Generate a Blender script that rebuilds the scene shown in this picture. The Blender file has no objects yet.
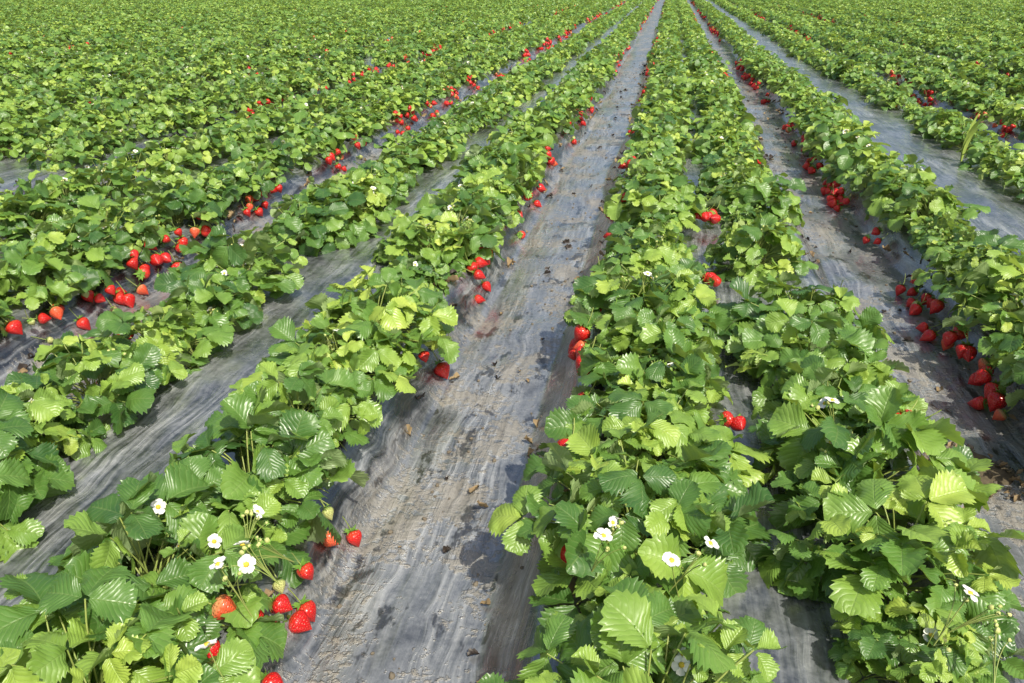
import bpy, math, random
import numpy as np
from mathutils import Vector
random.seed(7); rng=np.random.default_rng(7)
R=math.radians
scene=bpy.context.scene

# ---------------------------------------------------------------- node helpers
def newmat(name):
    m=bpy.data.materials.new(name); m.use_nodes=True
    nt=m.node_tree; nt.nodes.clear()
    return m,nt
class NT:
    def __init__(s,nt): s.nt=nt
    def n(s,t,**k):
        nd=s.nt.nodes.new(t)
        for a,b in k.items(): setattr(nd,a,b)
        return nd
    def l(s,a,b): s.nt.links.new(a,b)
    def put(s,sock,v):
        if hasattr(v,'is_output'): s.l(v,sock)
        else: sock.default_value=v
    def math(s,op,a,b=0.0,c=None,clamp=False):
        nd=s.n('ShaderNodeMath',operation=op); nd.use_clamp=clamp
        s.put(nd.inputs[0],a); s.put(nd.inputs[1],b)
        if c is not None: s.put(nd.inputs[2],c)
        return nd.outputs[0]
    def mix(s,f,a,b,blend='MIX'):
        nd=s.n('ShaderNodeMix',data_type='RGBA',blend_type=blend)
        s.put(nd.inputs[0],f)
        s.put(nd.inputs[6],a if hasattr(a,'is_output') else (*a,1) if len(a)==3 else a)
        s.put(nd.inputs[7],b if hasattr(b,'is_output') else (*b,1) if len(b)==3 else b)
        return nd.outputs[2]
    def mr(s,v,a,b,c=0.0,d=1.0,smooth=False):
        nd=s.n('ShaderNodeMapRange'); nd.clamp=True
        if smooth: nd.interpolation_type='SMOOTHSTEP'
        s.put(nd.inputs[0],v)
        for i,q in enumerate((a,b,c,d)): s.put(nd.inputs[i+1],q)
        return nd.outputs[0]
    def noise(s,vec,scale,detail=3,rough=.5,dist=0.0):
        nd=s.n('ShaderNodeTexNoise'); s.put(nd.inputs['Vector'],vec)
        nd.inputs['Scale'].default_value=scale; nd.inputs['Detail'].default_value=detail
        nd.inputs['Roughness'].default_value=rough; nd.inputs['Distortion'].default_value=dist
        return nd.outputs[0]
    def vmul(s,v,t):
        nd=s.n('ShaderNodeVectorMath',operation='MULTIPLY'); s.put(nd.inputs[0],v); nd.inputs[1].default_value=t
        return nd.outputs[0]
    def vadd(s,v,t):
        nd=s.n('ShaderNodeVectorMath',operation='ADD'); s.put(nd.inputs[0],v); s.put(nd.inputs[1],t)
        return nd.outputs[0]
    def attr(s,name):
        return s.n('ShaderNodeAttribute',attribute_name=name)
    def bump(s,h,strength,dist,normal=None):
        nd=s.n('ShaderNodeBump'); s.put(nd.inputs['Strength'],strength); nd.inputs['Distance'].default_value=dist
        s.l(h,nd.inputs['Height'])
        if normal is not None: s.l(normal,nd.inputs['Normal'])
        return nd.outputs[0]
    def out(s,sh):
        o=s.n('ShaderNodeOutputMaterial'); s.l(sh,o.inputs[0])
    def bsdf(s,col,rough,spec=.5,normal=None):
        b=s.n('ShaderNodeBsdfPrincipled')
        s.put(b.inputs['Base Color'],col if hasattr(col,'is_output') else (*col,1))
        s.put(b.inputs['Roughness'],rough); s.put(b.inputs['Specular IOR Level'],spec)
        if normal is not None: s.l(normal,b.inputs['Normal'])
        return b

# ---------------------------------------------------------------- materials
def leaf_mat():
    m,nt=newmat('strawberry_leaf'); t=NT(nt)
    uv=t.n('ShaderNodeUVMap').outputs[0]
    sp=t.n('ShaderNodeSeparateXYZ'); t.l(uv,sp.inputs[0])
    s_=t.math('ABSOLUTE',t.math('SUBTRACT',sp.outputs[0],0.5)); s_=t.math('MULTIPLY',s_,2.0)
    tt=sp.outputs[1]
    geo=t.n('ShaderNodeNewGeometry')
    fin=t.noise(geo.outputs['Position'],70,1)
    ph=t.math('SUBTRACT',t.math('MULTIPLY',tt,8.0),t.math('MULTIPLY',s_,3.0))
    ph=t.math('ADD',ph,t.math('MULTIPLY',fin,.6))
    vs=t.math('ABSOLUTE',t.math('SUBTRACT',t.math('FRACT',ph),0.5)); vs=t.math('MULTIPLY',vs,2.0)
    vein=t.mr(vs,.80,1.0,0,1,True)
    mid=t.mr(s_,0.0,.06,1,0)
    veins=t.math('MAXIMUM',vein,mid)
    tint=t.attr('tint').outputs['Fac']
    oi=t.n('ShaderNodeObjectInfo').outputs['Random']
    nz=t.noise(geo.outputs['Position'],9.0,1)
    k=t.math('ADD',t.math('MULTIPLY',tint,.68),t.math('MULTIPLY',oi,.20))
    k=t.math('ADD',k,t.math('MULTIPLY',t.math('SUBTRACT',nz,.5),.5))
    cr=t.n('ShaderNodeValToRGB'); t.l(k,cr.inputs[0])
    e=cr.color_ramp.elements
    e[0].position=0.03; e[0].color=(.044,.122,.028,1)
    e[1].position=1.0; e[1].color=(.56,.66,.11,1)
    q=e.new(.34); q.color=(.128,.260,.046,1)
    q=e.new(.66); q.color=(.280,.430,.068,1)
    col=t.mix(t.math('MULTIPLY',veins,.25),cr.outputs[0],(.38,.49,.18))
    under=t.mix(.55,col,(.38,.46,.25))
    colb=t.mix(geo.outputs['Backfacing'],col,under)
    rnd=t.math('SUBTRACT',1.0,t.math('MULTIPLY',vs,vs))
    hgt=t.math('ADD',t.math('MULTIPLY',rnd,.75),t.math('MULTIPLY',mid,-.9))
    hgt=t.math('ADD',hgt,t.math('MULTIPLY',fin,1.6))
    bn=t.bump(hgt,.48,.0018)
    b=t.bsdf(colb,t.mr(nz,.3,.7,.30,.44),.7,bn)
    tr=t.n('ShaderNodeBsdfTranslucent')
    tc=t.mix(.5,col,(.50,.64,.04)); t.l(tc,tr.inputs[0])
    mx=t.n('ShaderNodeMixShader'); mx.inputs[0].default_value=.28
    t.l(b.outputs[0],mx.inputs[1]); t.l(tr.outputs[0],mx.inputs[2])
    t.out(mx.outputs[0]); return m
def simple(name,c1,c2,rough,scale=40,sss=0,spec=.4):
    m,nt=newmat(name); t=NT(nt)
    p=t.n('ShaderNodeNewGeometry').outputs['Position']
    nz=t.noise(p,scale,2)
    b=t.bsdf(t.mix(nz,c1,c2),rough,spec,t.bump(nz,.3,.003))
    t.out(b.outputs[0]); return m
def fruit_mat(name,c_tip,c_mid,c_top,seed):
    m,nt=newmat(name); t=NT(nt)
    uv=t.n('ShaderNodeUVMap').outputs[0]
    sp=t.n('ShaderNodeSeparateXYZ'); t.l(uv,sp.inputs[0])
    v=t.n('ShaderNodeTexVoronoi',voronoi_dimensions='2D'); t.l(t.vmul(uv,(15,10,1)),v.inputs['Vector'])
    v.inputs['Scale'].default_value=1; v.inputs['Randomness'].default_value=.45
    d=v.outputs['Distance']
    sd=t.mr(d,.09,.14,1,0)
    dim=t.mr(d,.12,.42,0,1,True)
    oi=t.n('ShaderNodeObjectInfo').outputs['Random']
    col=t.mix(t.mr(sp.outputs[1],.05,.32,0,1,True),c_top,c_mid)
    col=t.mix(t.mr(sp.outputs[1],.5,1,0,1),col,c_tip)
    col=t.mix(t.math('MULTIPLY',oi,.5),col,c_tip)
    col=t.mix(t.math('MULTIPLY',t.mr(d,.12,.35,1,0),.35),col,(c_mid[0]*.5,c_mid[1]*.4,c_mid[2]*.4))
    col=t.mix(t.math('MULTIPLY',sd,.55),col,seed)
    bn=t.bump(dim,.6,.0018)
    b=t.bsdf(col,.25,.5,bn)
    t.out(b.outputs[0]); return m
M_leaf=leaf_mat()
M_stem=simple('petiole',(.20,.31,.06),(.34,.35,.11),.45,20)
M_calyx=simple('calyx',(.12,.28,.035),(.22,.37,.07),.5,60)
M_bud=simple('flower_bud',(.40,.46,.12),(.60,.58,.25),.5,200)
M_petal=simple('petal',(.78,.78,.74),(.70,.72,.62),.5,80)
M_yel=simple('flower_centre',(.75,.5,.05),(.5,.42,.04),.7,400)
M_dry=simple('dry_leaf',(.16,.10,.05),(.34,.26,.14),.8,50)
M_black=simple('rotten_leaf',(.015,.012,.01),(.05,.035,.025),.5,50)
M_clod=simple('mud_clod',(.09,.07,.05),(.22,.19,.14),.9,60)
M_ripe=fruit_mat('ripe_fruit',(.46,.008,.010),(.57,.014,.014),(.62,.06,.03),(.58,.18,.05))
M_orange=fruit_mat('ripening_fruit',(.66,.05,.02),(.68,.12,.05),(.64,.47,.20),(.55,.35,.10))
M_green=fruit_mat('unripe_fruit',(.50,.50,.20),(.44,.48,.16),(.28,.40,.10),(.22,.20,.05))

# ---------------------------------------------------------------- terrain
BW=1.27
BEDS=[]
for k in range(-46,27):
    BEDS.append((k,.22+BW*k,{0:.205,1:.37,-1:.28}.get(k,.27)))
Y0,Y1=-3.0,50.0
X0=BEDS[0][1]-BW/2; X1=BEDS[-1][1]+BW/2
def sstep(a,b,x):
    t=np.clip((x-a)/(b-a),0,1); return t*t*(3-2*t)
def meander(y):
    return .018*np.sin(y*.9+1.0)+.012*np.sin(y*2.3)
_ng={}
def vnoise(x,y,seed):
    if seed not in _ng: _ng[seed]=np.random.default_rng(seed).random((256,256))
    g=_ng[seed]
    xi=np.floor(x).astype(int); yi=np.floor(y).astype(int)
    fx=x-xi; fy=y-yi; fx=fx*fx*(3-2*fx); fy=fy*fy*(3-2*fy)
    a=g[xi%256,yi%256];b=g[(xi+1)%256,yi%256];c=g[xi%256,(yi+1)%256];d=g[(xi+1)%256,(yi+1)%256]
    return (a*(1-fx)+b*fx)*(1-fy)+(c*(1-fx)+d*fx)*fy-.5
def profile(x,y):
    xx=x-meander(y)
    d=np.abs(((xx-.22+BW/2)%BW)-BW/2)
    w=.02*vnoise(xx*1.5,y*1.7,3)
    b=1-sstep(.36+w,.50+w,d)
    inside=sstep(X0-.2,X0+.2,x)*(1-sstep(X1-.2,X1+.2,x))*(1-sstep(Y1,Y1+.5,y))*sstep(Y0-.5,Y0,y)
    return b,inside
def ground_z(x,y):
    x=np.asarray(x,float); y=np.asarray(y,float)
    b,ins=profile(x,y)
    z=.125*b*ins
    near=np.clip(1-(np.abs(x)+np.abs(y))/30,0,1)*ins
    sh=4*b*(1-b)
    z=z+near*((.004+.010*sh)*vnoise(x*13,y*1.6,11)+(.0025+.008*sh)*vnoise(x*30,y*3.4,12)+.003*vnoise(x*45,y*14,13)+.035*vnoise(x*3.1,y*2.3,14)*(1-b)
        +.014*vnoise(x*9,y*8,15)*(1-b)+.014*vnoise(x*5,y*3.5,16)+.006*vnoise(x*18,y*9,17))
    return z
def axis(parts):
    a=[]
    for s,e,st in parts: a+=list(np.arange(s,e-1e-6,st))
    a.append(parts[-1][1]); return np.array(a)
xs=axis([(-1500,-300,300),(-300,X0-1,40),(X0-1,-12,.14),(-12,-4,.07),(-4,-1.2,.03),(-1.2,1.4,.012),(1.4,4,.03),(4,12,.07),(12,X1+1,.14),(X1+1,300,40),(300,1500,300)])
ys=axis([(-1500,-300,300),(-300,-4,37),(-4,.2,.15),(.2,3.5,.025),(3.5,8,.08),(8,20,.3),(20,52,1.0),(52,400,50),(400,3000,400)])
GX,GY=np.meshgrid(xs,ys)
GZ=ground_z(GX,GY)
def mesh_from(name,V,F,mats,fm=None,smooth=True):
    me=bpy.data.meshes.new(name)
    V=np.asarray(V,np.float32)
    me.vertices.add(len(V)); me.vertices.foreach_set('co',V.ravel())
    tot=np.array([len(f) for f in F],np.int32) if not isinstance(F,np.ndarray) else np.full(len(F),F.shape[1],np.int32)
    flat=np.concatenate([np.asarray(f,np.int32) for f in F]) if not isinstance(F,np.ndarray) else F.astype(np.int32).ravel()
    me.loops.add(len(flat)); me.loops.foreach_set('vertex_index',flat)
    me.polygons.add(len(tot)); st=np.concatenate([[0],np.cumsum(tot)[:-1]]).astype(np.int32)
    me.polygons.foreach_set('loop_start',st)
    for m in mats: me.materials.append(m)
    if fm is not None: me.polygons.foreach_set('material_index',np.asarray(fm,np.int32))
    me.update(calc_edges=True)
    me.polygons.foreach_set('use_smooth',np.full(len(me.polygons),smooth))
    return me
ny,nx=GX.shape
idx=np.arange(nx*ny).reshape(ny,nx)
F=np.stack([idx[:-1,:-1],idx[:-1,1:],idx[1:,1:],idx[1:,:-1]],-1).reshape(-1,4)

def ground_mat():
    m,nt=newmat('plastic_mulch_and_mud'); t=NT(nt)
    P=t.n('ShaderNodeNewGeometry').outputs['Position']
    furrow=t.attr('furrow').outputs['Fac']; inside=t.attr('inside').outputs['Fac']
    wn=t.n('ShaderNodeTexNoise'); t.l(t.vmul(P,(1.6,.9,1)),wn.inputs['Vector']); wn.inputs['Scale'].default_value=4.0; wn.inputs['Detail'].default_value=2
    wv=t.vmul(t.vadd(wn.outputs['Color'],(-.5,-.5,-.5)),(.07,.12,0))
    PW=t.vadd(P,wv)
    s2=t.noise(t.vmul(PW,(70,3.2,0)),1,3,.65)
    def facets(sc,seed):
        v=t.n('ShaderNodeTexVoronoi',feature='F1'); t.l(t.vadd(t.vmul(PW,sc),(seed,seed,0)),v.inputs['Vector']); v.inputs['Scale'].default_value=1
        return v.outputs['Distance']
    f1=facets((22,3.2,0),3.0)
    f2=facets((50,11,0),9.0)
    blot=t.noise(P,4.5,5,.65)
    broad=t.noise(t.vmul(PW,(6,1.1,0)),1,3,.55)
    fine=t.noise(P,60,3,.7)
    sh=t.math('MULTIPLY',t.math('MULTIPLY',furrow,t.math('SUBTRACT',1.0,furrow)),4.0,clamp=True)
    wstr=t.math('MAXIMUM',t.math('MULTIPLY',sh,1.0),t.mr(broad,.42,.62,.2,.8))
    st=t.math('MULTIPLY',t.math('SUBTRACT',s2,.5),1.4)
    fac=t.math('ADD',t.math('MULTIPLY',t.math('SUBTRACT',f1,.45),.30),t.math('MULTIPLY',t.math('SUBTRACT',f2,.45),.22))
    k=t.math('MULTIPLY',t.math('ADD',st,fac),wstr)
    k=t.math('ADD',k,t.math('MULTIPLY',t.math('SUBTRACT',broad,.5),.45))
    k=t.math('ADD',k,t.math('MULTIPLY',t.math('SUBTRACT',blot,.5),.65))
    k=t.math('ADD',k,t.math('MULTIPLY',t.math('SUBTRACT',fine,.5),.35))
    k=t.math('ADD',k,t.math('ADD',.54,t.math('MULTIPLY',furrow,.11)))
    k=t.math('SUBTRACT',k,t.math('MULTIPLY',sh,.16))
    cr=t.n('ShaderNodeValToRGB'); t.l(k,cr.inputs[0]); e=cr.color_ramp.elements
    e[0].position=.30; e[0].color=(.008,.009,.010,1)
    e[1].position=.90; e[1].color=(.40,.41,.415,1)
    q=e.new(.43); q.color=(.045,.049,.054,1)
    q=e.new(.60); q.color=(.155,.163,.172,1)
    film=cr.outputs[0]
    mudc=t.mix(fine,(.11,.09,.06),(.31,.275,.21))
    mm=t.math('ADD',blot,t.math('MULTIPLY',t.math('SUBTRACT',broad,.5),.5))
    mm=t.math('ADD',mm,t.math('MULTIPLY',t.math('SUBTRACT',fine,.5),.6))
    mudm=t.math('MULTIPLY',t.mr(mm,.50,.60,0,1,True),t.mr(furrow,.45,.98,0,.66))
    dustn=t.noise(P,13,3,.7)
    col=t.mix(mudm,film,mudc)
    dk=t.math('MULTIPLY',t.mr(t.noise(t.vmul(P,(1,.5,1)),12,4,.7),.58,.64,0,1,True),t.mr(furrow,0,1,.25,.85))
    col=t.mix(dk,col,(.020,.018,.015))
    soil=t.mix(blot,(.10,.08,.055),(.19,.155,.11))
    col=t.mix(inside,soil,col)
    rough=t.mr(dustn,.3,.7,.17,.42)
    rough=t.math('ADD',rough,t.math('MULTIPLY',mudm,.35))
    rough=t.math('ADD',rough,t.math('MULTIPLY',t.math('SUBTRACT',1.0,inside),.5),clamp=True)
    h=t.math('ADD',t.math('MULTIPLY',st,.6),t.math('ADD',t.math('MULTIPLY',f1,.9),t.math('MULTIPLY',f2,.40)))
    h=t.math('MULTIPLY',h,wstr)
    h=t.math('ADD',h,t.math('MULTIPLY',t.math('MULTIPLY',fine,.5),t.math('ADD',mudm,.08)))
    h=t.math('ADD',h,t.math('MULTIPLY',blot,.35))
    bn=t.bump(h,.85,.017)
    b=t.bsdf(col,rough,.85,bn)
    cw=t.math('MULTIPLY',inside,t.math('SUBTRACT',.95,t.math('MULTIPLY',mudm,.8)),clamp=True)
    t.l(cw,b.inputs['Coat Weight']); b.inputs['Coat Roughness'].default_value=.24; b.inputs['Coat IOR'].default_value=1.9
    t.out(b.outputs[0]); return m
me=mesh_from('ground',np.stack([GX.ravel(),GY.ravel(),GZ.ravel()],1),F,[ground_mat()])
b_,i_=profile(GX,GY)
a=me.attributes.new('furrow','FLOAT','POINT'); a.data.foreach_set('value',(1-b_).ravel().astype(np.float32))
a=me.attributes.new('inside','FLOAT','POINT'); a.data.foreach_set('value',i_.ravel().astype(np.float32))
g=bpy.data.objects.new('field_ground',me); scene.collection.objects.link(g)

# ---------------------------------------------------------------- mesh builders
class MB:
    def __init__(s): s.V=[];s.F=[];s.M=[];s.UV=[];s.T=[];s.n=0
    def add(s,V,F,mat,uv=None,tint=0.5):
        V=np.asarray(V,float); F=np.asarray(F,int)
        s.V.append(V); s.M+= [mat]*len(F)
        if F.min()<0: s.F+=[tuple(r[r>=0]+s.n) for r in F]
        else: s.F+=(F+s.n).tolist()
        s.UV.append(uv if uv is not None else np.zeros((len(V),2))); s.T.append(np.full(len(V),tint)); s.n+=len(V)
    def mesh(s,name,mats):
        V=np.concatenate(s.V); UV=np.concatenate(s.UV); T=np.concatenate(s.T)
        me=mesh_from(name,V,s.F,mats,s.M)
        a=me.attributes.new('tint','FLOAT','POINT'); a.data.foreach_set('value',T.astype(np.float32))
        ul=me.uv_layers.new(name='UVMap')
        li=np.zeros(len(me.loops),np.int32); me.loops.foreach_get('vertex_index',li)
        ul.data.foreach_set('uv',UV[li].astype(np.float32).ravel())
        return me
def grid_faces(a,b):
    i=np.arange(a*b).reshape(a,b)
    return np.stack([i[:-1,:-1],i[:-1,1:],i[1:,1:],i[1:,:-1]],-1).reshape(-1,4)
def leaflet(nL,nW,L,W,fold,droop,cup,ph):
    t=np.linspace(0,1,nL+1)[:,None]*np.ones((1,nW+1)); s=np.linspace(-1,1,nW+1)[None,:]*np.ones((nL+1,1))
    tc=np.clip(t,0.012,.985)
    w=W*.5*(tc**.58)*np.sqrt(1-tc**2.9)/.66
    x=s*w; y=t*L
    if nL>=12:
        edge=(np.abs(s)>.99)
        odd=(np.arange(nL+1)%2==1)[:,None]
        x=np.where(edge&odd,x*1.13,x); x=np.where(edge&~odd,x*.92,x)
        y=np.where(edge&odd,y+.040*L,y)
    z=fold*np.abs(x)-droop*(y**2)/L + cup*(x**2)/W*2
    z=z+L*.058*np.sin(ph+t*7.5+s*2.0)*np.abs(s)+L*.038*np.sin(ph*2+t*14-s*3.4)*np.abs(s)
    V=np.stack([x,y,z],-1).reshape(-1,3)
    uv=np.stack([s*.5+.5,t],-1).reshape(-1,2)
    return V,grid_faces(nL+1,nW+1),uv
def rotm(axis,a):
    axis=np.asarray(axis,float); axis/=np.linalg.norm(axis); x,y,z=axis; c=math.cos(a); s=math.sin(a); C=1-c
    return np.array([[c+x*x*C,x*y*C-z*s,x*z*C+y*s],[y*x*C+z*s,c+y*y*C,y*z*C-x*s],[z*x*C-y*s,z*y*C+x*s,c+z*z*C]])
def tube(pts,r0,r1,seg):
    pts=np.asarray(pts,float); n=len(pts); V=[]
    for i,p in enumerate(pts):
        d=pts[min(i+1,n-1)]-pts[max(i-1,0)]; d=d/(np.linalg.norm(d)+1e-9)
        u=np.cross(d,[.3,.9,.1]); u/=np.linalg.norm(u)+1e-9; v=np.cross(d,u)
        r=r0+(r1-r0)*i/(n-1)
        for k in range(seg):
            a=2*math.pi*k/seg; V.append(p+r*(math.cos(a)*u+math.sin(a)*v))
    F=[]
    for i in range(n-1):
        for k in range(seg):
            F.append((i*seg+k,i*seg+(k+1)%seg,(i+1)*seg+(k+1)%seg,(i+1)*seg+k))
    return V,F
def bez(a,b,c,n):
    t=np.linspace(0,1,n)[:,None]; return (1-t)**2*np.array(a)+2*t*(1-t)*np.array(b)+t*t*np.array(c)
def add_leaf(mb,lod,crown,end,az,pitch,roll,L,tint,rs,closed=0.0):
    nL,nW=[(18,6),(8,4),(3,2)][lod]
    Zr=rotm([0,0,1],az-math.pi/2)
    M=Zr@rotm([1,0,0],pitch)@rotm([0,1,0],roll)
    for j,(ang,sc) in enumerate(((0,1.0),(1.5,.93),(-1.5,.93))):
        ang2=ang*(1-closed*.5)+rs.normal(0,.12)
        ll=L*sc*rs.uniform(.90,1.10)
        V,Fc,uv=leaflet(nL,nW,ll,ll*rs.uniform(.86,1.04),rs.uniform(.12,.62)+closed,rs.uniform(.0,.6),rs.uniform(-.7,.2),rs.uniform(0,6.28))
        A=rotm([0,0,1],ang2)@rotm([1,0,0],rs.normal(-.02,.26)+closed*.6)@rotm([0,1,0],rs.normal(0,.22))
        V[:,1]+=.006
        V=V@A.T@M.T+end
        mb.add(V,Fc,0,uv,np.clip(tint+rs.normal(0,.07),0,1))
    if lod<2:
        mid=(np.array(crown)+end)/2+np.array([-(end[0]-crown[0])*.25,-(end[1]-crown[1])*.25,.03])
        V,Fc=tube(bez(crown,mid,end,6 if lod==0 else 4),.0019,.0013,5 if lod==0 else 3)
        mb.add(V,Fc,1)
def make_plant(name,lod,seed):
    rs=np.random.default_rng(seed); mb=MB()
    n=[54,40,28][lod]
    for i in range(n):
        rf=math.sqrt((i+.5)/n); az=i*2.39996+rs.normal(0,.35)
        r=.012+.165*rf+rs.normal(0,.018); h=.165-.118*rf**1.8+rs.normal(0,.026)
        h=max(h,.026)
        young=rs.random()<.20
        crown=np.array([rs.normal(0,.012),rs.normal(0,.012),0.0])
        end=np.array([r*math.cos(az),r*math.sin(az),h])
        pitch=-(rf**1.5)*.45+rs.normal(.05,.38)
        L=rs.uniform(.048,.082)*(1.12 if lod==2 else 1)
        tint=np.clip(rs.normal(.42,.22),0,1); cl=0
        if young: L*=rs.uniform(.45,.75); tint=rs.uniform(.75,1.0); cl=rs.uniform(.1,.5); end[2]+=.015
        elif rs.random()<.12 and rf>.7: tint=0.05
        add_leaf(mb,lod,crown,end,az+rs.normal(0,.4),pitch,rs.normal(0,.40),L,tint,rs,cl)
    if lod==0:
        for i in range(4):
            az=rs.uniform(0,6.28); e=np.array([.15*math.cos(az),.15*math.sin(az),rs.uniform(.0,.03)])
            V,Fc=tube(bez((0,0,0),(e[0]*.6,e[1]*.6,.09),e,7),.0015,.0011,4); mb.add(V,Fc,1)
    return mb.mesh(name,[M_leaf,M_stem])
def add_sepals(mb,n,Rr,z0,rs,mat,dirm=None,off=(0,0,0)):
    for k in range(n):
        a=2*math.pi*k/n+rs.normal(0,.12); l=Rr*rs.uniform(.85,1.15); w=Rr*.22
        up=rs.uniform(-.15,.45)*Rr; c,s=math.cos(a),math.sin(a)
        V=np.array([(c*x-s*y,s*x+c*y,z0+z) for x,y,z in ((.001,0,0),(l*.45,w,-.0003),(l*.45,-w,-.0003),(l*.5,0,.0012),(l,0,up))])
        if dirm is not None: V=V@dirm.T
        V=V+np.array(off)
        mb.add(V,[(0,2,3,-1),(0,3,1,-1),(2,4,3,-1),(3,4,1,-1)],mat)
def make_fruit(name,mat,L,Rr,seed,lod):
    rs=np.random.default_rng(seed); mb=MB()
    nr,ns=(14,20) if lod==0 else (5,7)
    V=[];uv=[]
    for i in range(nr+1):
        t=i/nr; r=Rr*math.sin(math.pi*min(1,(t*.985+.012)**.62))
        for k in range(ns+1):
            a=2*math.pi*k/ns
            rr=r*(1+.06*math.sin(a*2+seed)+.04*math.sin(a*3+seed*2+t*3))
            V.append((rr*math.cos(a),rr*math.sin(a),L*(.5-t))); uv.append((k/ns,t))
    mb.add(V,grid_faces(nr+1,ns+1)[:,::-1],0,np.array(uv))
    add_sepals(mb,10 if lod==0 else 6,Rr,L*.5+.0012,rs,1)
    V,Fc=tube(bez((0,0,L*.5),(0,.0,L*.5+.02),(.012,.008,L*.5+.045),5),.0014,.0012,4); mb.add(V,Fc,2)
    return mb.mesh(name,[mat,M_calyx,M_stem])
def flower_into(mb,rs,D,off,size):
    D=np.asarray(D); off=np.array(off)
    def put(V,F,m): mb.add(np.asarray(V,float)*size@D.T+off,F,m)
    for k in range(5):
        a=2*math.pi*k/5+rs.normal(0,.08); V=[]; n=6; L=rs.uniform(.014,.0175)
        for i in range(n+1):
            t=i/n; w=.0098*(max(t,.02)**.5)*math.sqrt(max(0,1-t**4))/.86
            for s in (-1,-.5,0,.5,1): V.append((s*w,.003+t*L,.004*t-.006*t*t+.003*s*s+.0004*k))
        put(np.array(V)@rotm([1,0,0],rs.uniform(-.2,.45)).T@rotm([0,0,1],a).T,grid_faces(n+1,5),0)
    V=[(0,0,.0065)]
    for i,(r,z) in enumerate(((.003,.006),(.0055,.0035),(.006,.001))):
        for k in range(10): V.append((r*math.cos(k*.628),r*math.sin(k*.628),z+rs.uniform(0,.001)))
    Fc=[(0,1+k,1+(k+1)%10,-1) for k in range(10)]
    for i in range(2):
        for k in range(10): Fc.append((1+i*10+k,1+(i+1)*10+k,1+(i+1)*10+(k+1)%10,1+i*10+(k+1)%10))
    put(V,Fc,1)
    for k in range(5):
        a=2*math.pi*(k+.5)/5; c,s=math.cos(a),math.sin(a)
        put([(0,0,-.001),(c*.007-s*.004,s*.007+c*.004,-.001),(c*.014,s*.014,-.001),(c*.007+s*.004,s*.007-c*.004,-.001)],[(0,3,2,1)],2)
def bud_into(mb,rs,off,Rr):
    V=[];nr,ns=4,7
    for i in range(nr+1):
        for k in range(ns+1):
            p=math.pi*i/nr;a=2*math.pi*k/ns
            V.append((Rr*math.sin(p)*math.cos(a),Rr*math.sin(p)*math.sin(a),Rr*1.2*math.cos(p)))
    D=rotm([rs.normal(),rs.normal(),.01],rs.uniform(.2,1.6))
    mb.add(np.array(V)@D.T+np.array(off),grid_faces(nr+1,ns+1)[:,::-1],4)
    add_sepals(mb,8,Rr*2.0,-Rr*.6,rs,2,D,off)
def make_flower(name,seed,nbud,nfl):
    rs=np.random.default_rng(seed); mb=MB()
    base=np.array((.02,.01,-.13))
    for j in range(nfl+nbud):
        if j==0: off=np.array((0,0,0.))
        else: off=np.array((rs.normal(0,.022),rs.normal(0,.022),rs.uniform(-.035,.0)))
        if j<nfl: flower_into(mb,rs,rotm([rs.normal(),rs.normal(),.01],rs.uniform(.1,.6) if j==0 else rs.uniform(.3,1)),off,1)
        else: bud_into(mb,rs,off,rs.uniform(.0035,.0065))
        V,Fc=tube(bez(off,(.01,.004,-.05),base,6),.001,.0012,4); mb.add(V,Fc,3)
    return mb.mesh(name,[M_petal,M_yel,M_calyx,M_stem,M_bud])
def make_litter(name,mat,seed):
    rs=np.random.default_rng(seed); mb=MB()
    V,Fc,uv=leaflet(7,4,rs.uniform(.03,.06),rs.uniform(.02,.045),rs.uniform(.2,1.0),rs.uniform(-.4,.6),.5,rs.uniform(0,6))
    V=V+rs.normal(0,.0025,V.shape); V[:,2]+=.004
    mb.add(V,Fc,0,uv); return mb.mesh(name,[mat])
def make_clod(name,seed):
    rs=np.random.default_rng(seed); mb=MB(); V=[];nr,ns=5,8
    jj=rs.uniform(.7,1.25,(nr+1,ns))
    for i in range(nr+1):
        for k in range(ns+1):
            p=math.pi*i/nr;a=2*math.pi*k/ns; r=.009*jj[i,k%ns] if 0<i<nr else .009
            V.append((r*math.sin(p)*math.cos(a),r*math.sin(p)*math.sin(a)*.8,r*math.cos(p)*.6))
    mb.add(V,grid_faces(nr+1,ns+1)[:,::-1],0); return mb.mesh(name,[M_clod])

def coll(name,meshes):
    c=bpy.data.collections.new(name)
    for i,m in enumerate(meshes):
        o=bpy.data.objects.new('%s_%02d'%(name,i),m); c.objects.link(o)
    return c
NL=[7,5,4]
plants=coll('plant_variant',[make_plant('p0%d'%i,0,100+i) for i in range(7)]+[make_plant('p1%d'%i,1,200+i) for i in range(5)]+[make_plant('p2%d'%i,2,300+i) for i in range(4)])
fr=[]
for i in range(4): fr.append(make_fruit('f%d'%i,M_ripe,[.046,.042,.050,.040][i],[.0195,.020,.0195,.018][i],i,0))
fr.append(make_fruit('f4',M_orange,.038,.017,5,0)); fr.append(make_fruit('f5',M_green,.026,.012,6,0))
fr.append(make_fruit('f6',M_ripe,.048,.021,7,1))
fruits=coll('fruit_variant',fr)
flowers=coll('flower_variant',[make_flower('w0',0,2,1),make_flower('w1',1,3,2),make_flower('w2',2,0,1),make_flower('w3',3,6,0),make_flower('w4',4,7,1)])
litter=coll('litter_variant',[make_litter('l%d'%i,[M_dry,M_black][i%2],i) for i in range(6)]+[make_clod('c%d'%i,i) for i in range(3)])

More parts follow.
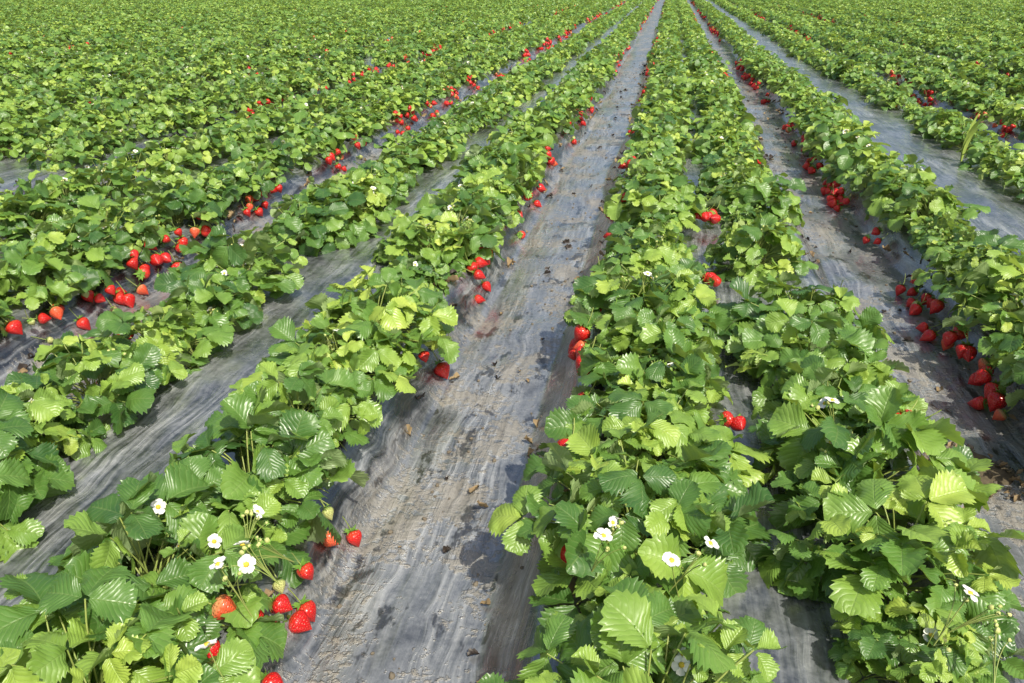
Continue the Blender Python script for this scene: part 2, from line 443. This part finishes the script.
def gn_group(name,c):
    ng=bpy.data.node_groups.new(name,'GeometryNodeTree')
    ng.interface.new_socket('Geometry',in_out='INPUT',socket_type='NodeSocketGeometry')
    ng.interface.new_socket('Geometry',in_out='OUTPUT',socket_type='NodeSocketGeometry')
    N=ng.nodes; L=ng.links
    gi=N.new('NodeGroupInput'); go=N.new('NodeGroupOutput')
    iop=N.new('GeometryNodeInstanceOnPoints'); ci=N.new('GeometryNodeCollectionInfo')
    ci.inputs['Collection'].default_value=c; ci.inputs['Separate Children'].default_value=True; ci.inputs['Reset Children'].default_value=True
    def na(n,dt):
        a=N.new('GeometryNodeInputNamedAttribute'); a.data_type=dt; a.inputs['Name'].default_value=n; return a.outputs['Attribute']
    e=N.new('FunctionNodeEulerToRotation')
    L.new(na('rot','FLOAT_VECTOR'),e.inputs[0])
    L.new(gi.outputs[0],iop.inputs['Points']); L.new(ci.outputs[0],iop.inputs['Instance'])
    iop.inputs['Pick Instance'].default_value=True
    L.new(na('idx','INT'),iop.inputs['Instance Index']); L.new(e.outputs[0],iop.inputs['Rotation']); L.new(na('scl','FLOAT'),iop.inputs['Scale'])
    L.new(iop.outputs[0],go.inputs[0]); return ng
G_pl=gn_group('scatter_plants',plants);G_fr=gn_group('scatter_fruit',fruits);G_fl=gn_group('scatter_flowers',flowers);G_li=gn_group('scatter_litter',litter)
def scatter(name,ng,pts,rots,scl,idx):
    if len(pts)==0: return
    me=bpy.data.meshes.new(name); me.vertices.add(len(pts)); me.vertices.foreach_set('co',np.asarray(pts,np.float32).ravel())
    a=me.attributes.new('rot','FLOAT_VECTOR','POINT'); a.data.foreach_set('vector',np.asarray(rots,np.float32).ravel())
    a=me.attributes.new('scl','FLOAT','POINT'); a.data.foreach_set('value',np.asarray(scl,np.float32))
    a=me.attributes.new('idx','INT','POINT'); a.data.foreach_set('value',np.asarray(idx,np.int32))
    o=bpy.data.objects.new(name,me); scene.collection.objects.link(o)
    md=o.modifiers.new('scatter','NODES'); md.node_group=ng
    return o
def visible(x,y):
    if y<-1.5: return False
    if x*x+y*y<12: return True
    a=math.degrees(math.atan2(x,y)); return -50<a<30

near_fr={(-1,1):[(.80,2),(.93,4),(1.03,6),(1.25,3),(1.97,2),(2.27,3),(2.70,6),(2.9,3),(3.5,3),(3.9,3),(4.2,4),(4.8,5),(5.6,4),(6.2,4)],
 (-1,-1):[(1.87,3),(2.22,3),(2.7,2),(3.2,4),(4.1,3)],
 (0,-1):[(1.18,2),(1.41,5),(1.83,4),(2.1,6),(2.3,3),(2.65,4),(3.0,2),(3.6,4),(4.3,4),(5.2,4)],
 (0,1):[(2.4,2),(4.4,3)],
 (-2,1):[(2.0,6),(2.28,8),(2.40,4),(2.62,7),(2.78,8),(3.0,3),(3.5,8),(3.68,4),(4.5,8),(4.95,4),(5.7,8),(6.0,5),(6.5,7)],
 (1,-1):[(2.12,4),(2.3,6),(2.48,6),(2.82,8),(2.95,4),(3.6,3),(4.3,8),(4.6,7),(5.25,6),(5.85,8),(6.6,6)]}
scale_row={(-1,-1):.88,(-2,1):.88,(1,-1):.90,(1,1):.86,(0,-1):.91,(0,1):.90,(-1,1):.94}
off_row={(0,-1):1.13,(1,-1):1.06,(-1,1):1.03,(-1,-1):1.0,(-2,1):1.12}
total=0; crowns=[]
for k,c,h in BEDS:
    for side in (-1,1):
        rx=c+side*h
        P=[];Ro=[];S=[];I=[]
        y=-1.2+rng.uniform(0,.2)
        while y<Y1-.4:
            dist=math.hypot(rx,y)
            if visible(rx,y):
                x=rx+rng.normal(0,.020)+float(meander(y))
                near=scale_row.get((k,side),.88)
                sc=rng.uniform(.82,1.14)*(near if dist<9 else .90)
                if rng.random()<.10: sc*=.65
                miss=(.08 if (k,side)==(-1,-1) else (.0 if k in (-1,0) and y<1.9 else .05)) if dist<5 else .09
                lod=0 if dist<4.2 else (1 if dist<11 else 2)
                if rng.random()>=miss:
                    P.append((x,y,0)); Ro.append((rng.normal(0,.07),rng.normal(0,.07),rng.uniform(0,6.28)))
                    S.append(sc); I.append([0,7,12][lod]+rng.integers(0,NL[lod]))
                    if dist<13: crowns.append((x,y,sc,k))
            y+=rng.uniform(.19,.28)
        if not P: continue
        P=np.array(P); P[:,2]=ground_z(P[:,0],P[:,1])-.008
        total+=len(P)
        scatter('strawberry_plant_row',G_pl,P,Ro,S,I)
        P=[];Ro=[];S=[];I=[]
        explicit=(k,side) in near_fr
        cl=list(near_fr.get((k,side),[]))
        yy=(6.8 if explicit else 0.0)
        while yy<Y1-1:
            yy+=rng.exponential(.40)+.2
            if visible(rx,yy) and rng.random()<.58+.55*math.sin(yy*.7+k*1.9+side): cl.append((yy,rng.integers(3,11)))
        if (k,side)==(0,1):
            for (fx,fy,fz,n) in ((.225,1.66,.04,2),(.215,3.35,.05,8),(.53,1.57,.13,4),(.20,2.6,.04,3)):
                for _ in range(n):
                    x=fx+rng.normal(0,.022);yv=fy+rng.normal(0,.03)
                    P.append((x,yv,float(ground_z(x,yv))+fz)); Ro.append((rng.uniform(.8,1.9),rng.normal(0,.3),rng.uniform(0,6.28))); S.append(rng.uniform(.95,1.15)); I.append(rng.integers(0,4))
        rs_=off_row.get((k,side),1.04)
        for cy,n in cl:
            placed=[]; co_=rng.normal(0,.010)
            for _ in range(n):
                for tr in range(14):
                    ox=rng.uniform(.12,.185)+co_
                    x=rx+side*ox*rs_+float(meander(cy)); yv=cy+rng.normal(0,.022+.007*n); zz=rng.uniform(0,.06)*(ox<.17)
                    if all((x-a)**2+(yv-b)**2+(zz-cc)**2>.037**2 for a,b,cc in placed): break
                placed.append((x,yv,zz))
                s=rng.uniform(.88,1.30)*(.92 if cy<1.2 else 1)
                z=float(ground_z(x,yv))+.018*s+zz
                d=math.hypot(x,yv)
                q=rng.random()
                ii=(6 if d>9 else rng.integers(0,4)) if q<.84 else (4 if q<.93 else 5)
                az=(-math.pi/2 if side>0 else math.pi/2)+rng.normal(0,.7)
                P.append((x,yv,z)); Ro.append((rng.uniform(.3,1.45),0,az)); S.append(s*(1.1 if d>9 else 1)); I.append(ii)
        scatter('strawberries',G_fr,P,Ro,S,I)

# flowers grow out of the plants
P=[(.063,.95,.322),(-.548,.836,.318),(-.588,.83,.315),(-.52,.68,.32),(.47,.957,.32),(.384,1.51,.315),(.122,1.02,.305),(-.04,1.01,.305),(-.60,.97,.305),(.02,2.6,.305)]
I=[2,2,0,2,0,1,0,0,4,0]
P+=[(-.57,.91,.290),(-.59,.90,.295),(.50,.93,.295),(.52,.97,.295)]; I+=[3,4,3,3]
n0=len(P)
for j in range(1500):
    x,y,sc,k=crowns[rng.integers(0,len(crowns))]
    if k not in (0,-1) and rng.random()<.45: continue
    a=rng.uniform(0,6.28); r=rng.uniform(.01,.12)*sc
    P.append((x+r*math.cos(a),y+r*math.sin(a),.120+sc*rng.uniform(.14,.195)-r*.35)); I.append(rng.choice([0,1,2,0,1,2,3,3,3,4]))
n=len(P)
Ro=[(rng.normal(.1,.3),rng.normal(0,.3),rng.uniform(0,6.28)) for _ in range(n)]
scatter('strawberry_flowers',G_fl,P,Ro,[rng.uniform(.85,1.05)*(.80 if i<n0 else .72) for i in range(n)],I)

# litter
P=[];I=[];S=[]
for _ in range(5200):
    k=rng.integers(-4,4); f=.22+BW*(k+.5); y=rng.uniform(.4,12)
    if rng.random()<.5: x=f+rng.choice([-1,1])*rng.uniform(.14,.30); i=rng.integers(0,6); s=rng.uniform(.35,.9)
    else: x=f+rng.normal(0,.11); i=rng.choice([6,7,8,6,7,8,6,7,8,1,0,3]); s=rng.uniform(.15,.8)
    P.append((x,y,float(ground_z(x,y))+.002)); I.append(i); S.append(s)
for _ in range(130):
    a=rng.uniform(0,6.28); q=rng.uniform(0,1)**.6*.12; x=.80+q*math.cos(a); y=1.80+q*math.sin(a)
    P.append((x,y,float(ground_z(x,y))+.006)); I.append(rng.choice([6,7,8,6,7,8,0,2])); S.append(rng.uniform(.25,1.1) if I[-1]>5 else rng.uniform(.3,.6))
scatter('furrow_litter',G_li,P,[(rng.normal(0,.25),rng.normal(0,.25),rng.uniform(0,6.28)) for _ in P],S,I)

# torn hole in the film with bare soil
def soil_patch(cx,cy,ra,rb):
    nr,ns=26,64; V=[]
    for i in range(nr+1):
        for k in range(ns+1):
            a=2*math.pi*k/ns; q=i/nr; rr=1+.18*math.sin(a*3+1)+.12*math.sin(a*5+2)+.06*math.sin(a*11)
            x=cx+ra*q*rr*math.cos(a); y=cy+rb*q*rr*math.sin(a)
            z=float(ground_z(x,y))+.006+.008*(1-q**4)*(.5+float(vnoise(np.array(x*130),np.array(y*130),21)))+.008*(1-q**3)*float(vnoise(np.array(x*50),np.array(y*50),22)+.5)-.010*(q>.99)
            V.append((x,y,z))
    me=mesh_from('mud_patch',V,grid_faces(nr+1,ns+1),[simple('bare_soil',(.025,.018,.010),(.15,.12,.07),.9,90)])
    o=bpy.data.objects.new('mud_patch',me); scene.collection.objects.link(o)
soil_patch(.80,1.80,.085,.10)
# tall pale weed in the right-hand row
mb=MB(); rs=np.random.default_rng(9)
for i in range(4):
    a=rs.uniform(0,6.28); L=rs.uniform(.20,.30); lean=rs.uniform(.15,.5)
    pts=bez((0,0,0),(0,0,L*.7),(L*lean*math.cos(a),L*lean*math.sin(a),L),8); V=[]
    for j,p in enumerate(pts):
        w=.016*math.sin(math.pi*(.10+.90*j/7))+.001
        V+= [p+np.array((-math.sin(a)*w,math.cos(a)*w,.004)),p,p+np.array((math.sin(a)*w,-math.cos(a)*w,.004))]
    mb.add(V,grid_faces(8,3),0)
o=bpy.data.objects.new('grass_weed',mb.mesh('grass_weed',[simple('weed_blade',(.32,.45,.08),(.42,.52,.12),.45,30)])); scene.collection.objects.link(o)
o.location=(1.72,5.0,.12)
print('plants',total)

# ---------------------------------------------------------------- light, sky, camera
el=R(52); az_x,az_y=.42,-.50
w=bpy.data.worlds.new('World'); scene.world=w; w.use_nodes=True
nt=w.node_tree; bg=nt.nodes['Background']; sky=nt.nodes.new('ShaderNodeTexSky'); sky.sky_type='NISHITA'; sky.sun_disc=False
sky.sun_elevation=el; sky.sun_rotation=math.atan2(az_x,az_y); sky.dust_density=4.0; nt.links.new(sky.outputs[0],bg.inputs[0]); bg.inputs[1].default_value=.15
sl=bpy.data.lights.new('sun','SUN'); sl.energy=5.0; sl.angle=R(.5); sl.color=(1,.95,.82)
so=bpy.data.objects.new('sun',sl); scene.collection.objects.link(so)
hd=math.hypot(az_x,az_y); d=Vector((az_x/hd*math.cos(el),az_y/hd*math.cos(el),math.sin(el)))
so.rotation_euler=d.to_track_quat('Z','Y').to_euler()
cam=bpy.data.cameras.new('camera'); co=bpy.data.objects.new('camera',cam); scene.collection.objects.link(co)
cam.lens=28; cam.sensor_width=36; cam.clip_start=.02; cam.clip_end=5000
co.location=(0,0,1.1); co.rotation_euler=(R(65.3),0,R(10.35)); scene.camera=co
scene.view_settings.view_transform='Standard'; scene.view_settings.look='None'; scene.view_settings.exposure=0
